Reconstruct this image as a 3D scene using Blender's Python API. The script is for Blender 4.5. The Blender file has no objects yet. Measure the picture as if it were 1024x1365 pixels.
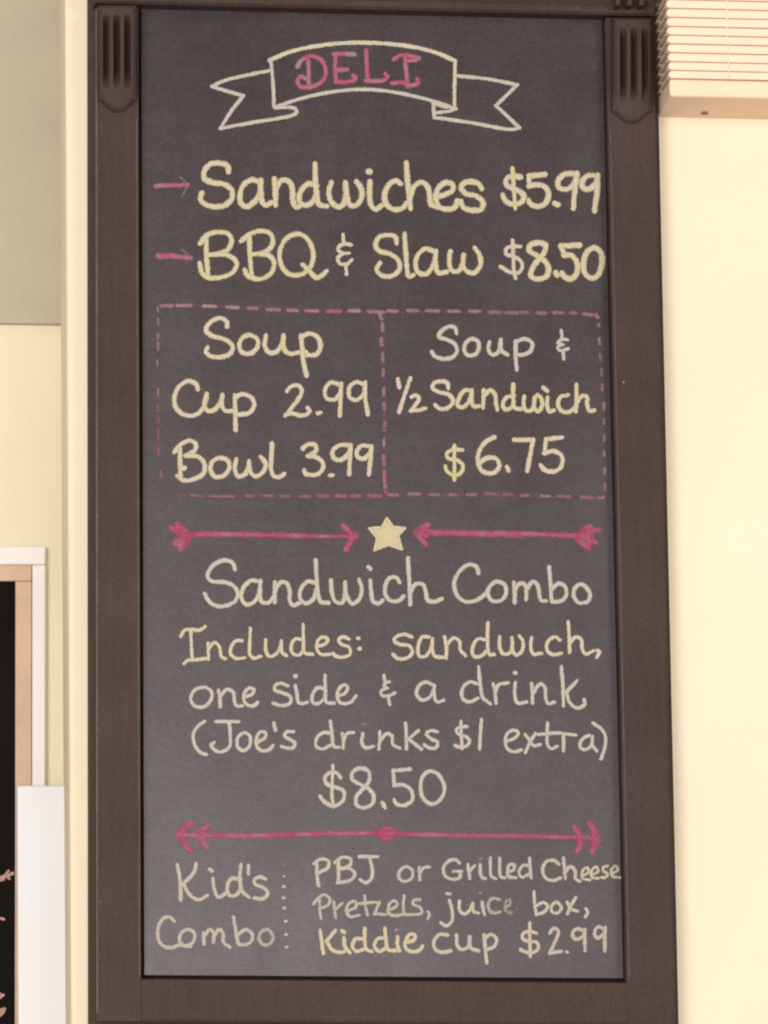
import bpy, bmesh, math, random
import numpy as np
from mathutils import Vector, Matrix

random.seed(7)
rng = np.random.default_rng(7)
sc = bpy.context.scene
col = sc.collection

# ------------------------------------------------------------------ camera
F_PX, CX, CY = 4500.0, 512.0, 682.5          # focal length and centre in photo pixels (1024 x 1365)
BOARD_Z = 2.2                                # height of the middle of the sign above the floor
CAM = Vector((-0.4262, -3.9823, BOARD_Z - 0.7362))
PITCH, YAW, ROLL = (math.radians(a) for a in (9.909, -6.187, -0.659))
fwd = Vector((-math.sin(YAW) * math.cos(PITCH), math.cos(YAW) * math.cos(PITCH), math.sin(PITCH)))
rt0 = Vector((math.cos(YAW), math.sin(YAW), 0))
up0 = rt0.cross(fwd)
rt = math.cos(ROLL) * rt0 + math.sin(ROLL) * up0
up = -math.sin(ROLL) * rt0 + math.cos(ROLL) * up0
cd = bpy.data.cameras.new('camera')
cam = bpy.data.objects.new('camera', cd)
col.objects.link(cam)
M = Matrix.Identity(4)
for i, v in enumerate((rt, up, -fwd)):
    for j in range(3):
        M[j][i] = v[j]
M.translation = CAM
cam.matrix_world = M
cd.sensor_fit = 'HORIZONTAL'
cd.sensor_width = 36.0
cd.lens = F_PX / 1024 * 36
cd.clip_start, cd.clip_end = 0.05, 100
sc.camera = cam

# ------------------------------------------------------------------ world and lamps
w = bpy.data.worlds.new('World')
sc.world = w
w.use_nodes = True
bg = w.node_tree.nodes['Background']
bg.inputs[0].default_value = (1.0, 0.96, 0.92, 1)
bg.inputs[1].default_value = 0.42


def area(name, loc, target, sx, sy, power, color):
    ld = bpy.data.lights.new(name, 'AREA')
    ld.shape = 'RECTANGLE'
    ld.size, ld.size_y, ld.energy, ld.color = sx, sy, power, color
    o = bpy.data.objects.new(name, ld)
    col.objects.link(o)
    o.location = loc
    o.rotation_euler = (Vector(target) - Vector(loc)).to_track_quat('-Z', 'Y').to_euler()
    return o


area('window_light', (-2.7, -5.0, 2.3), (0.0, 0.0, 2.2), 1.8, 1.8, 222, (1.0, 0.96, 0.92))
area('fill_light', (3.4, -4.8, 2.7), (0.2, 0.0, 2.2), 1.8, 1.8, 130, (1.0, 0.94, 0.87))  # unseen fill added at front right to even out the lighting
area('sheen_light', (-0.25, -7.0, 1.22), (0.0, 0.0, 1.9), 1.9, 1.2, 175, (1.0, 0.94, 0.94))  # unseen lamp added behind the camera to give the panel its sheen

sc.view_settings.view_transform = 'Standard'
sc.view_settings.look = 'None'
sc.view_settings.exposure = -0.13
sc.view_settings.gamma = 1.0
sc.view_settings.use_curve_mapping = False
sc.cycles.transparent_max_bounces = 24
sc.cycles.pixel_filter_type = 'BLACKMAN_HARRIS'
sc.cycles.filter_width = 2.2
sc.render.film_transparent = False


# ------------------------------------------------------------------ helpers
def P(px, py, y):
    """photo pixel -> point on the upright plane at depth y (parallel to the wall)"""
    d = fwd + rt * ((px - CX) / F_PX) - up * ((py - CY) / F_PX)
    return CAM + d * ((y - CAM.y) / d.y)


def link(name, bm, mat, parent=None, smooth=False):
    me = bpy.data.meshes.new(name)
    bmesh.ops.recalc_face_normals(bm, faces=bm.faces)
    bm.to_mesh(me)
    bm.free()
    if smooth:
        me.polygons.foreach_set('use_smooth', [True] * len(me.polygons))
    me.materials.append(mat)
    o = bpy.data.objects.new(name, me)
    col.objects.link(o)
    if parent is not None:
        o.parent = parent
        o.matrix_parent_inverse = parent.matrix_world.inverted()
    return o


def empty(name, loc):
    o = bpy.data.objects.new(name, None)
    col.objects.link(o)
    o.location = loc
    o.matrix_world = Matrix.Translation(loc)
    return o


def tag(o, label, cat=None, group=None):
    o['label'] = label
    if cat:
        o['category'] = cat
    if group:
        o['group'] = group
    return o


def bm_prism(quad, y_front, y_back, bevel=0.0, seg=3, bm=None, sides=None):
    """four photo pixels (clockwise) on the front plane, extruded straight back to y_back"""
    bm = bm or bmesh.new()
    f = [bm.verts.new(P(x, y, y_front)) for x, y in quad]
    b = [bm.verts.new((v.co.x, y_back, v.co.z)) for v in f]
    n = len(f)
    fs = [bm.faces.new(f), bm.faces.new(b[::-1])]
    for i in range(n):
        fs.append(bm.faces.new((f[i], b[i], b[(i + 1) % n], f[(i + 1) % n])))
    if sides:       # sides: {side index: bevel width} on the front face only
        for i, wd in sides.items():
            a_, b_ = f[i], f[(i + 1) % n]
            pa, pb = a_.co.copy(), b_.co.copy()
            best = min((e for e in bm.edges), key=lambda e: ((e.verts[0].co + e.verts[1].co) / 2 - (pa + pb) / 2).length)
            keep = {v: v.co.copy() for v in f if v.is_valid}
            bmesh.ops.bevel(bm, geom=[best], offset=wd, segments=seg, profile=0.5, affect='EDGES')
            f = [min(bm.verts, key=lambda v: (v.co - c0).length) for c0 in [P(x, y, y_front) for x, y in quad]]
    if bevel:
        es = [e for e in bm.edges if any(v in f for v in e.verts)]
        bmesh.ops.bevel(bm, geom=es, offset=bevel, segments=seg, profile=0.5, affect='EDGES')
    return bm


def bm_box(a, b, bevel=0.0, seg=2):
    bm = bmesh.new()
    bmesh.ops.create_cube(bm, size=1)
    for v in bm.verts:
        v.co = Vector([a[i] + (v.co[i] + 0.5) * (b[i] - a[i]) for i in range(3)])
    if bevel:
        bmesh.ops.bevel(bm, geom=bm.edges[:], offset=bevel, segments=seg, profile=0.5, affect='EDGES')
    return bm


# ------------------------------------------------------------------ materials
def new_mat(name):
    m = bpy.data.materials.new(name)
    m.use_nodes = True
    nt = m.node_tree
    return m, nt, nt.nodes['Principled BSDF']


def nz(nt, scale, detail=3, rough=0.55, mapping=None):
    t = nt.nodes.new('ShaderNodeTexCoord')
    n = nt.nodes.new('ShaderNodeTexNoise')
    n.inputs['Scale'].default_value = scale
    n.inputs['Detail'].default_value = detail
    n.inputs['Roughness'].default_value = rough
    src = t.outputs['Object']
    if mapping:
        mp = nt.nodes.new('ShaderNodeMapping')
        mp.inputs['Scale'].default_value = mapping
        nt.links.new(src, mp.inputs[0])
        src = mp.outputs[0]
    nt.links.new(src, n.inputs['Vector'])
    return n.outputs['Fac']


def ramp(nt, fac, lo, hi, a=0.0, b=1.0):
    r = nt.nodes.new('ShaderNodeMapRange')
    r.inputs['From Min'].default_value = lo
    r.inputs['From Max'].default_value = hi
    r.inputs['To Min'].default_value = a
    r.inputs['To Max'].default_value = b
    nt.links.new(fac, r.inputs['Value'])
    return r.outputs['Result']


def mix(nt, fac, a, b, mode='MIX'):
    m = nt.nodes.new('ShaderNodeMix')
    m.data_type = 'RGBA'
    m.blend_type = mode
    for s, v in ((m.inputs[0], fac), (m.inputs[6], a), (m.inputs[7], b)):
        if isinstance(v, (int, float)):
            s.default_value = v
        elif isinstance(v, tuple):
            s.default_value = (*v, 1)
        else:
            nt.links.new(v, s)
    return m.outputs[2]


def math_n(nt, op, a, b=None, clamp=False):
    m = nt.nodes.new('ShaderNodeMath')
    m.operation = op
    m.use_clamp = clamp
    for s, v in zip(m.inputs, (a, b)):
        if v is None:
            continue
        if isinstance(v, (int, float)):
            s.default_value = v
        else:
            nt.links.new(v, s)
    return m.outputs[0]


def bump(nt, bsdf, h, strength, dist=0.001):
    b = nt.nodes.new('ShaderNodeBump')
    b.inputs['Strength'].default_value = strength
    b.inputs['Distance'].default_value = dist
    nt.links.new(h, b.inputs['Height'])
    nt.links.new(b.outputs[0], bsdf.inputs['Normal'])


def paint(name, c, rough=0.6, var=0.08, vscale=6, grain=0.05, gscale=500, bs=0.15, bscale=180, spec=0.4):
    m, nt, p = new_mat(name)
    big = ramp(nt, nz(nt, vscale, 4), 0.3, 0.7)
    fine = ramp(nt, nz(nt, gscale, 2), 0.3, 0.7)
    dark = tuple(x * (1 - var) for x in c)
    base = mix(nt, big, dark, c)
    g0 = tuple([1 - grain] * 3)
    g1 = tuple([1 + grain] * 3)
    nt.links.new(mix(nt, 1.0, base, mix(nt, fine, g0, g1), 'MULTIPLY'), p.inputs['Base Color'])
    p.inputs['Roughness'].default_value = rough
    p.inputs['Specular IOR Level'].default_value = spec
    bump(nt, p, nz(nt, bscale, 4), bs)
    return m


M_wall = paint('cream_wall_paint', (0.80, 0.68, 0.495), 0.7, 0.05, 4, 0.02, 300, 0.12, 120)
M_back = paint('pale_yellow_wall_paint', (0.755, 0.69, 0.495), 0.75, 0.06, 4, 0.03, 300, 0.12, 120)
M_bulk = paint('greige_bulkhead_paint', (0.475, 0.415, 0.31), 0.6, 0.10, 9, 0.06, 400, 0.5, 60)
M_white = paint('white_trim_paint', (0.80, 0.74, 0.71), 0.45, 0.05, 10, 0.02, 300, 0.1, 90)
M_sheet = paint('white_laminate', (0.755, 0.755, 0.765), 0.5, 0.03, 5, 0.015, 300, 0.05, 90)
M_tan = paint('tan_wood', (0.60, 0.41, 0.28), 0.5, 0.15, 14, 0.06, 300, 0.2, 120)
M_black = paint('black_board', (0.008, 0.0062, 0.0045), 0.8, 0.3, 10, 0.2, 400, 0.1, 200, 0.08)
M_blind = paint('cream_blind', (0.86, 0.64, 0.47), 0.45, 0.04, 9, 0.015, 300, 0.05, 90)
M_rail = paint('peach_bottom_rail', (0.84, 0.61, 0.43), 0.45, 0.04, 9, 0.015, 300, 0.05, 90)
M_cord = paint('blind_cord', (0.80, 0.66, 0.52), 0.8, 0.1, 200, 0.05, 900)
M_plug = paint('brown_plug', (0.20, 0.135, 0.08), 0.6)
M_gap = paint('dark_gap', (0.022, 0.014, 0.012), 0.9, spec=0.05)
M_backing = paint('dark_backing_board', (0.052, 0.033, 0.017), 0.75, 0.2, 20, 0.15, 600)


def frame_mat():
    m, nt, p = new_mat('dark_brown_stained_wood')
    grain = nz(nt, 16, 6, 0.6, (14, 1, 0.8))
    cloud = ramp(nt, nz(nt, 7, 4), 0.35, 0.68)
    fine = ramp(nt, nz(nt, 420, 3, 0.6), 0.32, 0.68)
    c = mix(nt, cloud, (0.046, 0.029, 0.0245), (0.060, 0.038, 0.032))
    c = mix(nt, 1.0, c, mix(nt, ramp(nt, grain, 0.35, 0.7), (0.90, 0.90, 0.90), (1.08, 1.07, 1.06)), 'MULTIPLY')
    c = mix(nt, 1.0, c, mix(nt, fine, (0.80, 0.80, 0.80), (1.2, 1.2, 1.2)), 'MULTIPLY')
    # rubbed spots and specks of dust
    spk = ramp(nt, nz(nt, 150, 1), 0.835, 0.86)
    c = mix(nt, spk, c, (0.30, 0.23, 0.19))
    nt.links.new(c, p.inputs['Base Color'])
    p.inputs['Roughness'].default_value = 0.6
    p.inputs['Specular IOR Level'].default_value = 0.15
    bump(nt, p, grain, 0.12)
    return m


M_frame = frame_mat()


def board_mat():
    m, nt, p = new_mat('slate_grey_chalkboard')
    smear = ramp(nt, nz(nt, 5.5, 5, 0.62, (1.0, 1, 0.55)), 0.35, 0.70)
    wipes = ramp(nt, nz(nt, 26, 4, 0.6, (0.5, 1, 1.6)), 0.38, 0.75)
    fine = ramp(nt, nz(nt, 330, 3, 0.65), 0.30, 0.70)
    c = mix(nt, smear, (0.026, 0.0155, 0.0165), (0.037, 0.0245, 0.0255))
    c = mix(nt, math_n(nt, 'MULTIPLY', wipes, 0.25), c, (0.070, 0.054, 0.055))
    c = mix(nt, 1.0, c, mix(nt, fine, (0.62, 0.62, 0.63), (1.38, 1.38, 1.38)), 'MULTIPLY')
    blot = ramp(nt, nz(nt, 130, 3, 0.6), 0.30, 0.70)
    c = mix(nt, 1.0, c, mix(nt, blot, (0.76, 0.78, 0.78), (1.24, 1.22, 1.22)), 'MULTIPLY')
    hue = ramp(nt, nz(nt, 60, 3, 0.6), 0.35, 0.65)
    c = mix(nt, 1.0, c, mix(nt, hue, (1.03, 1.0, 0.93), (0.97, 0.99, 1.09)), 'MULTIPLY')
    nt.links.new(c, p.inputs['Base Color'])
    rub = ramp(nt, nz(nt, 9, 5, 0.65, (1.0, 1, 0.45)), 0.32, 0.70, 0.31, 0.42)
    nt.links.new(rub, p.inputs['Roughness'])
    p.inputs['Specular IOR Level'].default_value = 0.52
    bump(nt, p, nz(nt, 190, 4, 0.7), 0.22, 0.0006)
    return m


M_board = board_mat()


def chalk_mat(name, c_light, c_strong, cover=1.0, rim0=0.58):
    """chalk paint: worn, grainy edges; the stroke's own attributes give tint and coverage"""
    m, nt, p = new_mat(name)
    out = nt.nodes['Material Output']

    def at(n):
        a = nt.nodes.new('ShaderNodeAttribute')
        a.attribute_name = n
        return a.outputs['Fac']
    edge, tint, cov = at('edge'), at('tint'), at('cover')
    patch = ramp(nt, nz(nt, 55, 3), 0.36, 0.66, -0.30, 0.30)
    t = math_n(nt, 'ADD', tint, patch, True)
    c = mix(nt, t, c_light, c_strong)
    fine = ramp(nt, nz(nt, 480, 3, 0.65), 0.3, 0.7)
    c = mix(nt, 1.0, c, mix(nt, fine, (0.86, 0.86, 0.86), (1.06, 1.06, 1.06)), 'MULTIPLY')
    nt.links.new(c, p.inputs['Base Color'])
    p.inputs['Roughness'].default_value = 0.9
    p.inputs['Specular IOR Level'].default_value = 0.1
    # coverage: full in the middle of the stroke, breaking up at its rim and where the chalk is thin
    g1 = ramp(nt, nz(nt, 420, 3, 0.7), 0.3, 0.7, -0.30, 0.30)
    rim = ramp(nt, math_n(nt, 'ADD', edge, g1), rim0, 1.05, 1.0, 0.0)
    thin = ramp(nt, nz(nt, 260, 4, 0.7), 0.32, 0.68, -0.55, 0.55)
    body = math_n(nt, 'ADD', cov, math_n(nt, 'MULTIPLY', thin, math_n(nt, 'SUBTRACT', 1.15, cov)), True)
    a = math_n(nt, 'MULTIPLY', rim, math_n(nt, 'MULTIPLY', body, cover), True)
    tr = nt.nodes.new('ShaderNodeBsdfTransparent')
    ms = nt.nodes.new('ShaderNodeMixShader')
    nt.links.new(a, ms.inputs[0])
    nt.links.new(tr.outputs[0], ms.inputs[1])
    nt.links.new(p.outputs[0], ms.inputs[2])
    nt.links.new(ms.outputs[0], out.inputs['Surface'])
    return m


M_cream = chalk_mat('cream_yellow_chalk', (0.505, 0.43, 0.335), (0.495, 0.44, 0.235))
M_pink = chalk_mat('pink_chalk', (0.30, 0.20, 0.215), (0.36, 0.066, 0.125), 1.0, 0.38)
M_chalkw = chalk_mat('white_chalk', (0.44, 0.395, 0.335), (0.52, 0.465, 0.33))
M_kid = chalk_mat('pale_cream_chalk', (0.45, 0.395, 0.345), (0.455, 0.405, 0.245))
M_blossom = chalk_mat('faded_pink_chalk', (0.55, 0.33, 0.27), (0.45, 0.20, 0.17))

# ------------------------------------------------------------------ depths (metres along y)
Y_PANEL, Y_FRAME, Y_WALL, Y_BACK = 0.0, -0.016, 0.022, 0.55

# ------------------------------------------------------------------ the setting
a, b = P(86, 0, Y_WALL), P(94.5, 1365, Y_WALL)
k = (b.x - a.x) / (b.z - a.z)
bm = bmesh.new()
zt, zb = BOARD_Z + 1.6, 0.0
xl = lambda z: a.x + k * (z - a.z)
vs = [bm.verts.new(c) for c in ((xl(zt), Y_WALL, zt), (1.8, Y_WALL, zt), (1.8, Y_WALL, zb), (xl(zb), Y_WALL, zb),
                                (xl(zt), Y_BACK + .12, zt), (1.8, Y_BACK + .12, zt), (1.8, Y_BACK + .12, zb), (xl(zb), Y_BACK + .12, zb))]
for f in ((0, 1, 2, 3), (7, 6, 5, 4), (0, 3, 7, 4), (1, 5, 6, 2), (0, 4, 5, 1), (3, 2, 6, 7)):
    bm.faces.new([vs[i] for i in f])
bmesh.ops.bevel(bm, geom=[e for e in bm.edges if {vs[0], vs[3]} == set(e.verts)], offset=0.006, segments=4, profile=0.5, affect='EDGES')
o = link('wall', bm, M_wall)
o['kind'] = 'structure'
tag(o, 'cream painted wall behind the chalkboard sign')
o = link('back_wall', bm_box((-2.4, Y_BACK, 0), (-0.30, Y_BACK + 0.1, BOARD_Z + 1.6)), M_back)
o['kind'] = 'structure'
tag(o, 'pale yellow recessed wall beside the pillar edge')
zc = P(40, 431, Y_BACK - 0.012).z
o = link('bulkhead', bm_box((-2.3, Y_BACK - 0.012, zc), (-0.31, Y_BACK + 0.02, BOARD_Z + 1.55), 0.002), M_bulk)
o['kind'] = 'structure'
tag(o, 'greige textured bulkhead high on the recessed wall')

# ------------------------------------------------------------------ the menu board: frame
sign = empty('chalkboard_sign', (0.0, Y_WALL, P(512, 1362, Y_FRAME).z))
tag(sign, 'tall chalkboard menu sign in a dark brown carved wooden frame', 'chalkboard')

TL, TR, BR, BL = (185, 4), (806, 19), (834, 1307), (189, 1302)          # opening of the frame
OL = lambda y: 127.0 + (128.5 - 127.0) * y / 1365                      # outer edges of the frame's face
OR = lambda y: 871.0 + (901.0 - 871.0) * (y - 0) / 1365
IL = lambda y: 185.0 + 4.0 * y / 1302
IR = lambda y: 805.5 + 28.5 * (y - 20) / 1287

panel = link('writing_panel', bm_prism([(IL(-30) + 2.6, -30), (IR(-30) - 2.0, -20), (833 - 1.2, 1305.0), (189 + 2.6, 1300.6)], Y_PANEL, Y_PANEL + 0.010, 0.0008, 1), M_board, sign)
tag(panel, 'dusty slate grey writing panel with chalk lettering')
link('panel_backing', bm_prism([(IL(-30) - 8, -30), (IR(-30) + 8, -20), (842, 1316), (181, 1311)], Y_PANEL + 0.0102, Y_WALL - 0.004), M_gap, sign)
# outer backing board, a little larger than the frame
bb = bmesh.new()
for q in ([(116.5, -62), (160, -62), (162, 1366), (117.5, 1366)], [(845, -62), (873.5, -62), (905, 1372), (860, 1372)], [(162.3, 1330), (859.7, 1334), (859.7, 1372), (162.3, 1366)]):
    bm_prism(q, Y_PANEL + 0.008, Y_WALL + 0.001, 0, 1, bb)
link('backing_board', bb, M_backing, sign)
left_stile = link('stile', bm_prism([(OL(10), 10), (IL(10) - 0.5, 10), (IL(1361) - 0.5, 1361), (OL(1361), 1361)], Y_FRAME, Y_PANEL + 0.0075, sides={3: 0.0028, 1: 0.0008}), M_frame, sign)
right_stile = link('stile', bm_prism([(IR(24) + 1.5, 24), (OR(24), 24), (OR(1366), 1366), (IR(1366) + 1.5, 1366)], Y_FRAME, Y_PANEL + 0.0075, sides={1: 0.0028, 3: 0.0008}), M_frame, sign)
link('bottom_rail', bm_prism([(IL(1305) - 0.3, 1305), (IR(1310) + 1.3, 1310), (IR(1365) + 1.3, 1365.5), (IL(1361) - 0.3, 1361)], Y_FRAME + 0.0003, Y_PANEL + 0.0075, sides={0: 0.0014, 2: 0.0026}), M_frame, sign)
M_worn_lit = paint('worn_lit_edge_wood', (0.105, 0.078, 0.064), 0.5, 0.35, 40, 0.2, 250, 0.2, 120, 0.3)  # edge wear and edge highlights, both put into one lighter wood colour
link('edge_highlight', bm_prism([(127.2, 12), (130.2, 12), (131.4, 1352), (128.4, 1352)], Y_FRAME - 0.0012, Y_FRAME + 0.006, 0.0009, 2), M_worn_lit, left_stile)  # thin added strips that carry the painted highlights along the stile edges
link('edge_highlight', bm_prism([(IL(158) - 4.2, 158), (IL(158) - 2.4, 158), (IL(1301) - 2.4, 1301), (IL(1301) - 4.2, 1301)], Y_FRAME - 0.0006, Y_FRAME + 0.004, 0.0006, 2), M_worn_lit, left_stile)
link('edge_highlight', bm_prism([(IR(172) + 4.4, 172), (IR(172) + 6.0, 172), (IR(1306) + 6.0, 1306), (IR(1306) + 4.4, 1306)], Y_FRAME - 0.0006, Y_FRAME + 0.004, 0.0006, 2), M_worn_lit, right_stile)
# top rail with its small cornice mouldings
tb = bmesh.new()
cove = [(21.5, 4.0, 0.000), (17.5, 0.0, 0.0035), (10, -8, 0.006), (-2, -16, 0.014), (-16, -26, 0.026), (-34, -38, 0.034), (-62, -62, 0.036)]
rows = []
for yr, yl, out in cove:
    A, B = P(125 - out * 160, yl, Y_FRAME - 0.0025 - out), P(872 + out * 160, yr, Y_FRAME - 0.0025 - out)
    rows.append((A, B))
rows.append((Vector((rows[-1][0].x, Y_PANEL + 0.0075, rows[-1][0].z)), Vector((rows[-1][1].x, Y_PANEL + 0.0075, rows[-1][1].z))))
rows.append((Vector((rows[0][0].x, Y_PANEL + 0.0075, rows[0][0].z)), Vector((rows[0][1].x, Y_PANEL + 0.0075, rows[0][1].z))))
vr = [(tb.verts.new(A), tb.verts.new(B)) for A, B in rows]
for i in range(len(vr)):
    p_, q_ = vr[i], vr[(i + 1) % len(vr)]
    tb.faces.new((p_[0], p_[1], q_[1], q_[0]))
tb.faces.new([v[0] for v in vr])
tb.faces.new([v[1] for v in vr][::-1])
top = link('top_rail', tb, M_frame, sign)
for xa, xb, yo in ((127, 185, 0), (812, 868, 16)):        # short flutes above each carved block
    for t_ in (0.22, 0.5, 0.78):
        xm = xa + (xb - xa) * t_
        link('bead', bm_prism([(xm - 3.5, -22 + yo), (xm + 3.5, -22 + yo), (xm + 3.5, -9 + yo), (xm - 3.5, -9 + yo)], Y_FRAME - 0.026, Y_FRAME - 0.004, 0.002, 2), M_frame, top)


def fluted_block(x0, x1, ytop, yside, ymid, grooves, gy0, gy1, stile, skew):
    """carved block: three hollow flutes, tongue-shaped lower end"""
    nx, ny = 88, 90
    H, base = 0.0150, Y_FRAME
    bm = bmesh.new()
    grid = []
    for j in range(ny + 1):
        row = []
        for i in range(nx + 1):
            u = i / nx
            x = x0 + (x1 - x0) * u
            s = math.sin(math.pi * min(max((u - 0.08) / 0.84, 0), 1))
            yend = yside + (ymid - yside) * s ** 0.95
            v = j / ny
            y = ytop + (yend - ytop) * v
            dedge = min(x - x0, x1 - x, (yend - y) * 0.9, (y - ytop) + 0.4)
            h = H * (0.5 * min(1, max(0, dedge / 1.5)) + 0.5 * min(1, max(0, dedge / 6.0)) ** 0.6)
            h *= 1 - 0.62 * min(1, max(0, (v - 0.70) / 0.30)) ** 1.2
            for g in grooves:
                d = abs(x - g - skew * (y - ytop)) / 4.4
                if d < 1:
                    end = min(1, max(0, (y - gy0) / 10.0)) * min(1, max(0, (gy1 - y) / 26.0))
                    h -= 0.0143 * (1 - d) ** 0.6 * min(1, end) ** 0.8
            pt = P(x, y, base - 0.0001)
            row.append(bm.verts.new((pt.x, base - 0.0002 - h, pt.z)))
        grid.append(row)
    for j in range(ny):
        for i in range(nx):
            bm.faces.new((grid[j][i], grid[j][i + 1], grid[j + 1][i + 1], grid[j + 1][i]))
    return link('fluted_block', bm, M_frame, stile, True)


fluted_block(131.0, 183.0, 9.0, 136, 150.5, (141.0, 155.0, 169.5), 24, 121, left_stile, 0.0)
fluted_block(814.5, 869.0, 26.0, 151, 165.5, (828.0, 842.3, 857.0), 42, 138, right_stile, 0.004)

# ------------------------------------------------------------------ the chalk writing
LAYER = [0]


def spline(pts, step=1.3):
    pts = [np.array(p, float) for p in pts]
    if len(pts) == 1:
        return np.array(pts)
    closed = np.allclose(pts[0], pts[-1]) and len(pts) > 3
    ext = ([pts[-2]] if closed else [2 * pts[0] - pts[1]]) + pts + ([pts[1]] if closed else [2 * pts[-1] - pts[-2]])
    out = []
    for i in range(1, len(ext) - 2):
        p0, p1, p2, p3 = ext[i - 1:i + 3]
        t1 = max(np.linalg.norm(p1 - p0), 1e-3) ** 0.5
        t2 = t1 + max(np.linalg.norm(p2 - p1), 1e-3) ** 0.5
        t3 = t2 + max(np.linalg.norm(p3 - p2), 1e-3) ** 0.5
        n = max(3, int(np.linalg.norm(p2 - p1) / step))
        for t in t1 + (t2 - t1) * np.arange(n) / n:
            a1 = p0 * (t1 - t) / t1 + p1 * t / t1
            a2 = p1 * (t2 - t) / (t2 - t1) + p2 * (t - t1) / (t2 - t1)
            a3 = p2 * (t3 - t) / (t3 - t2) + p3 * (t - t2) / (t3 - t2)
            b1 = a1 * (t2 - t) / t2 + a2 * t / t2
            b2 = a2 * (t3 - t) / (t3 - t1) + a3 * (t - t1) / (t3 - t1)
            out.append(b1 * (t2 - t) / (t2 - t1) + b2 * (t - t1) / (t2 - t1))
    out.append(ext[-2])
    return np.array(out)


class Chalk:
    def __init__(self, y=Y_PANEL):
        self.v, self.f, self.e, self.t, self.c, self.y = [], [], [], [], [], y

    def add(self, px, py, depth, e, t, c):
        p = P(px, py, self.y)
        self.v.append((p.x, p.y - depth, p.z))
        self.e.append(e)
        self.t.append(t)
        self.c.append(c)
        return len(self.v) - 1

    def stroke(self, pts, width, tint=0.0, cover=1.0, width2=None):
        width *= 1.10 if width > 7.6 else (1.02 if width > 6.9 else 0.96)
        LAYER[0] += 1
        base = 0.00025 + (LAYER[0] % 40) * 0.000012
        q = spline(pts) if len(pts) > 1 else np.array([np.array(pts[0]) - (0.3, 0), np.array(pts[0]) + (0.3, 0)], float)
        d = np.gradient(q, axis=0)
        ln = np.linalg.norm(d, axis=1)
        ln[ln == 0] = 1
        d /= ln[:, None]
        s = np.concatenate([[0], np.cumsum(np.linalg.norm(np.diff(q, axis=0), axis=1))])
        L = s[-1]
        w2 = width if width2 is None else width2
        r0, r1 = width / 2, w2 / 2
        # round ends
        ang = np.array([0.98, 0.85, 0.62, 0.34])
        pre = np.array([q[0] - d[0] * r0 * k for k in ang])
        post = np.array([q[-1] + d[-1] * r1 * k for k in ang[::-1]])
        hw = (r0 + (r1 - r0) * (s / L if L else 0))
        ph = rng.uniform(0, 20, 3)
        hw = hw * (1 + 0.06 * np.sin(s / 9.0 + ph[0]) + 0.03 * np.sin(s / 4.1 + ph[1]) + 0.02 * np.sin(s / 2.0 + ph[2]))
        q = np.concatenate([pre, q, post])
        d = np.concatenate([np.repeat(d[:1], 4, 0), d, np.repeat(d[-1:], 4, 0)])
        cap = np.sqrt(1 - ang ** 2)
        hw = np.concatenate([hw[0] * cap, hw, hw[-1] * cap[::-1]])
        nrm = np.stack([-d[:, 1], d[:, 0]], 1)
        n = len(q)
        prev = None
        for i in range(n):
            dep = base + 0.000010 * i / n
            full = min(r0, r1) > 0
            cen = 0.0 if 4 <= i < n - 4 else 1 - cap[i if i < 4 else n - 1 - i]
            L_ = q[i] + nrm[i] * hw[i]
            R_ = q[i] - nrm[i] * hw[i]
            cur = (self.add(*L_, dep, 1.0, tint, cover), self.add(*q[i], dep, cen, tint, cover), self.add(*R_, dep, 1.0, tint, cover))
            if prev:
                self.f.append((prev[0], prev[1], cur[1], cur[0]))
                self.f.append((prev[1], prev[2], cur[2], cur[1]))
            prev = cur

    def fill(self, poly, tint, cover=1.0, base=0.00018):
        c = np.mean(np.array(poly), 0)
        ci = self.add(*c, base, 0, tint, cover)
        ring = [self.add(*p, base, 0.5, tint, cover) for p in poly]
        for i in range(len(ring)):
            self.f.append((ci, ring[i], ring[(i + 1) % len(ring)]))

    def build(self, name, mat, parent, label=None):
        me = bpy.data.meshes.new(name)
        me.from_pydata(self.v, [], self.f)
        for n, data in (('edge', self.e), ('tint', self.t), ('cover', self.c)):
            at = me.attributes.new(n, 'FLOAT', 'POINT')
            at.data.foreach_set('value', data)
        me.materials.append(mat)
        o = bpy.data.objects.new(name, me)
        col.objects.link(o)
        o.parent = parent
        o.matrix_parent_inverse = parent.matrix_world.inverted()
        if label:
            o['label'] = label
        return o


def parse(s):
    return [[tuple(float(c) for c in p.split(',')) for p in st.split()] for st in s.split(';') if st.strip()]


def write(label, chunks, width, tint, cover=1.0, mat=None, name='chalk_lettering'):
    """chunks: (x0, y0, scale, strokes[, tint[, cover[, width]]]); a point said twice makes a corner, one point a dot"""
    ck = Chalk()
    for ch in chunks:
        x0, y0, k, txt = ch[:4]
        t = ch[4] if len(ch) > 4 else tint
        cv = ch[5] if len(ch) > 5 else cover
        wd = ch[6] if len(ch) > 6 else width
        for st in parse(txt):
            pts = [(x0 + x / k, y0 + y / k) for x, y in st]
            run = [pts[0]]
            for p in pts[1:]:
                if p == run[-1]:
                    if len(run) > 1:
                        ck.stroke(run, wd, t, cv)
                    run = [p]
                else:
                    run.append(p)
            if len(pts) == 1:
                ck.stroke(pts, wd * 1.15, t, cv)
            elif len(run) > 1:
                ck.stroke(run, wd, t, cv)
    return ck.build(name, mat or M_cream, panel, label)


K = 4.0
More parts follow.
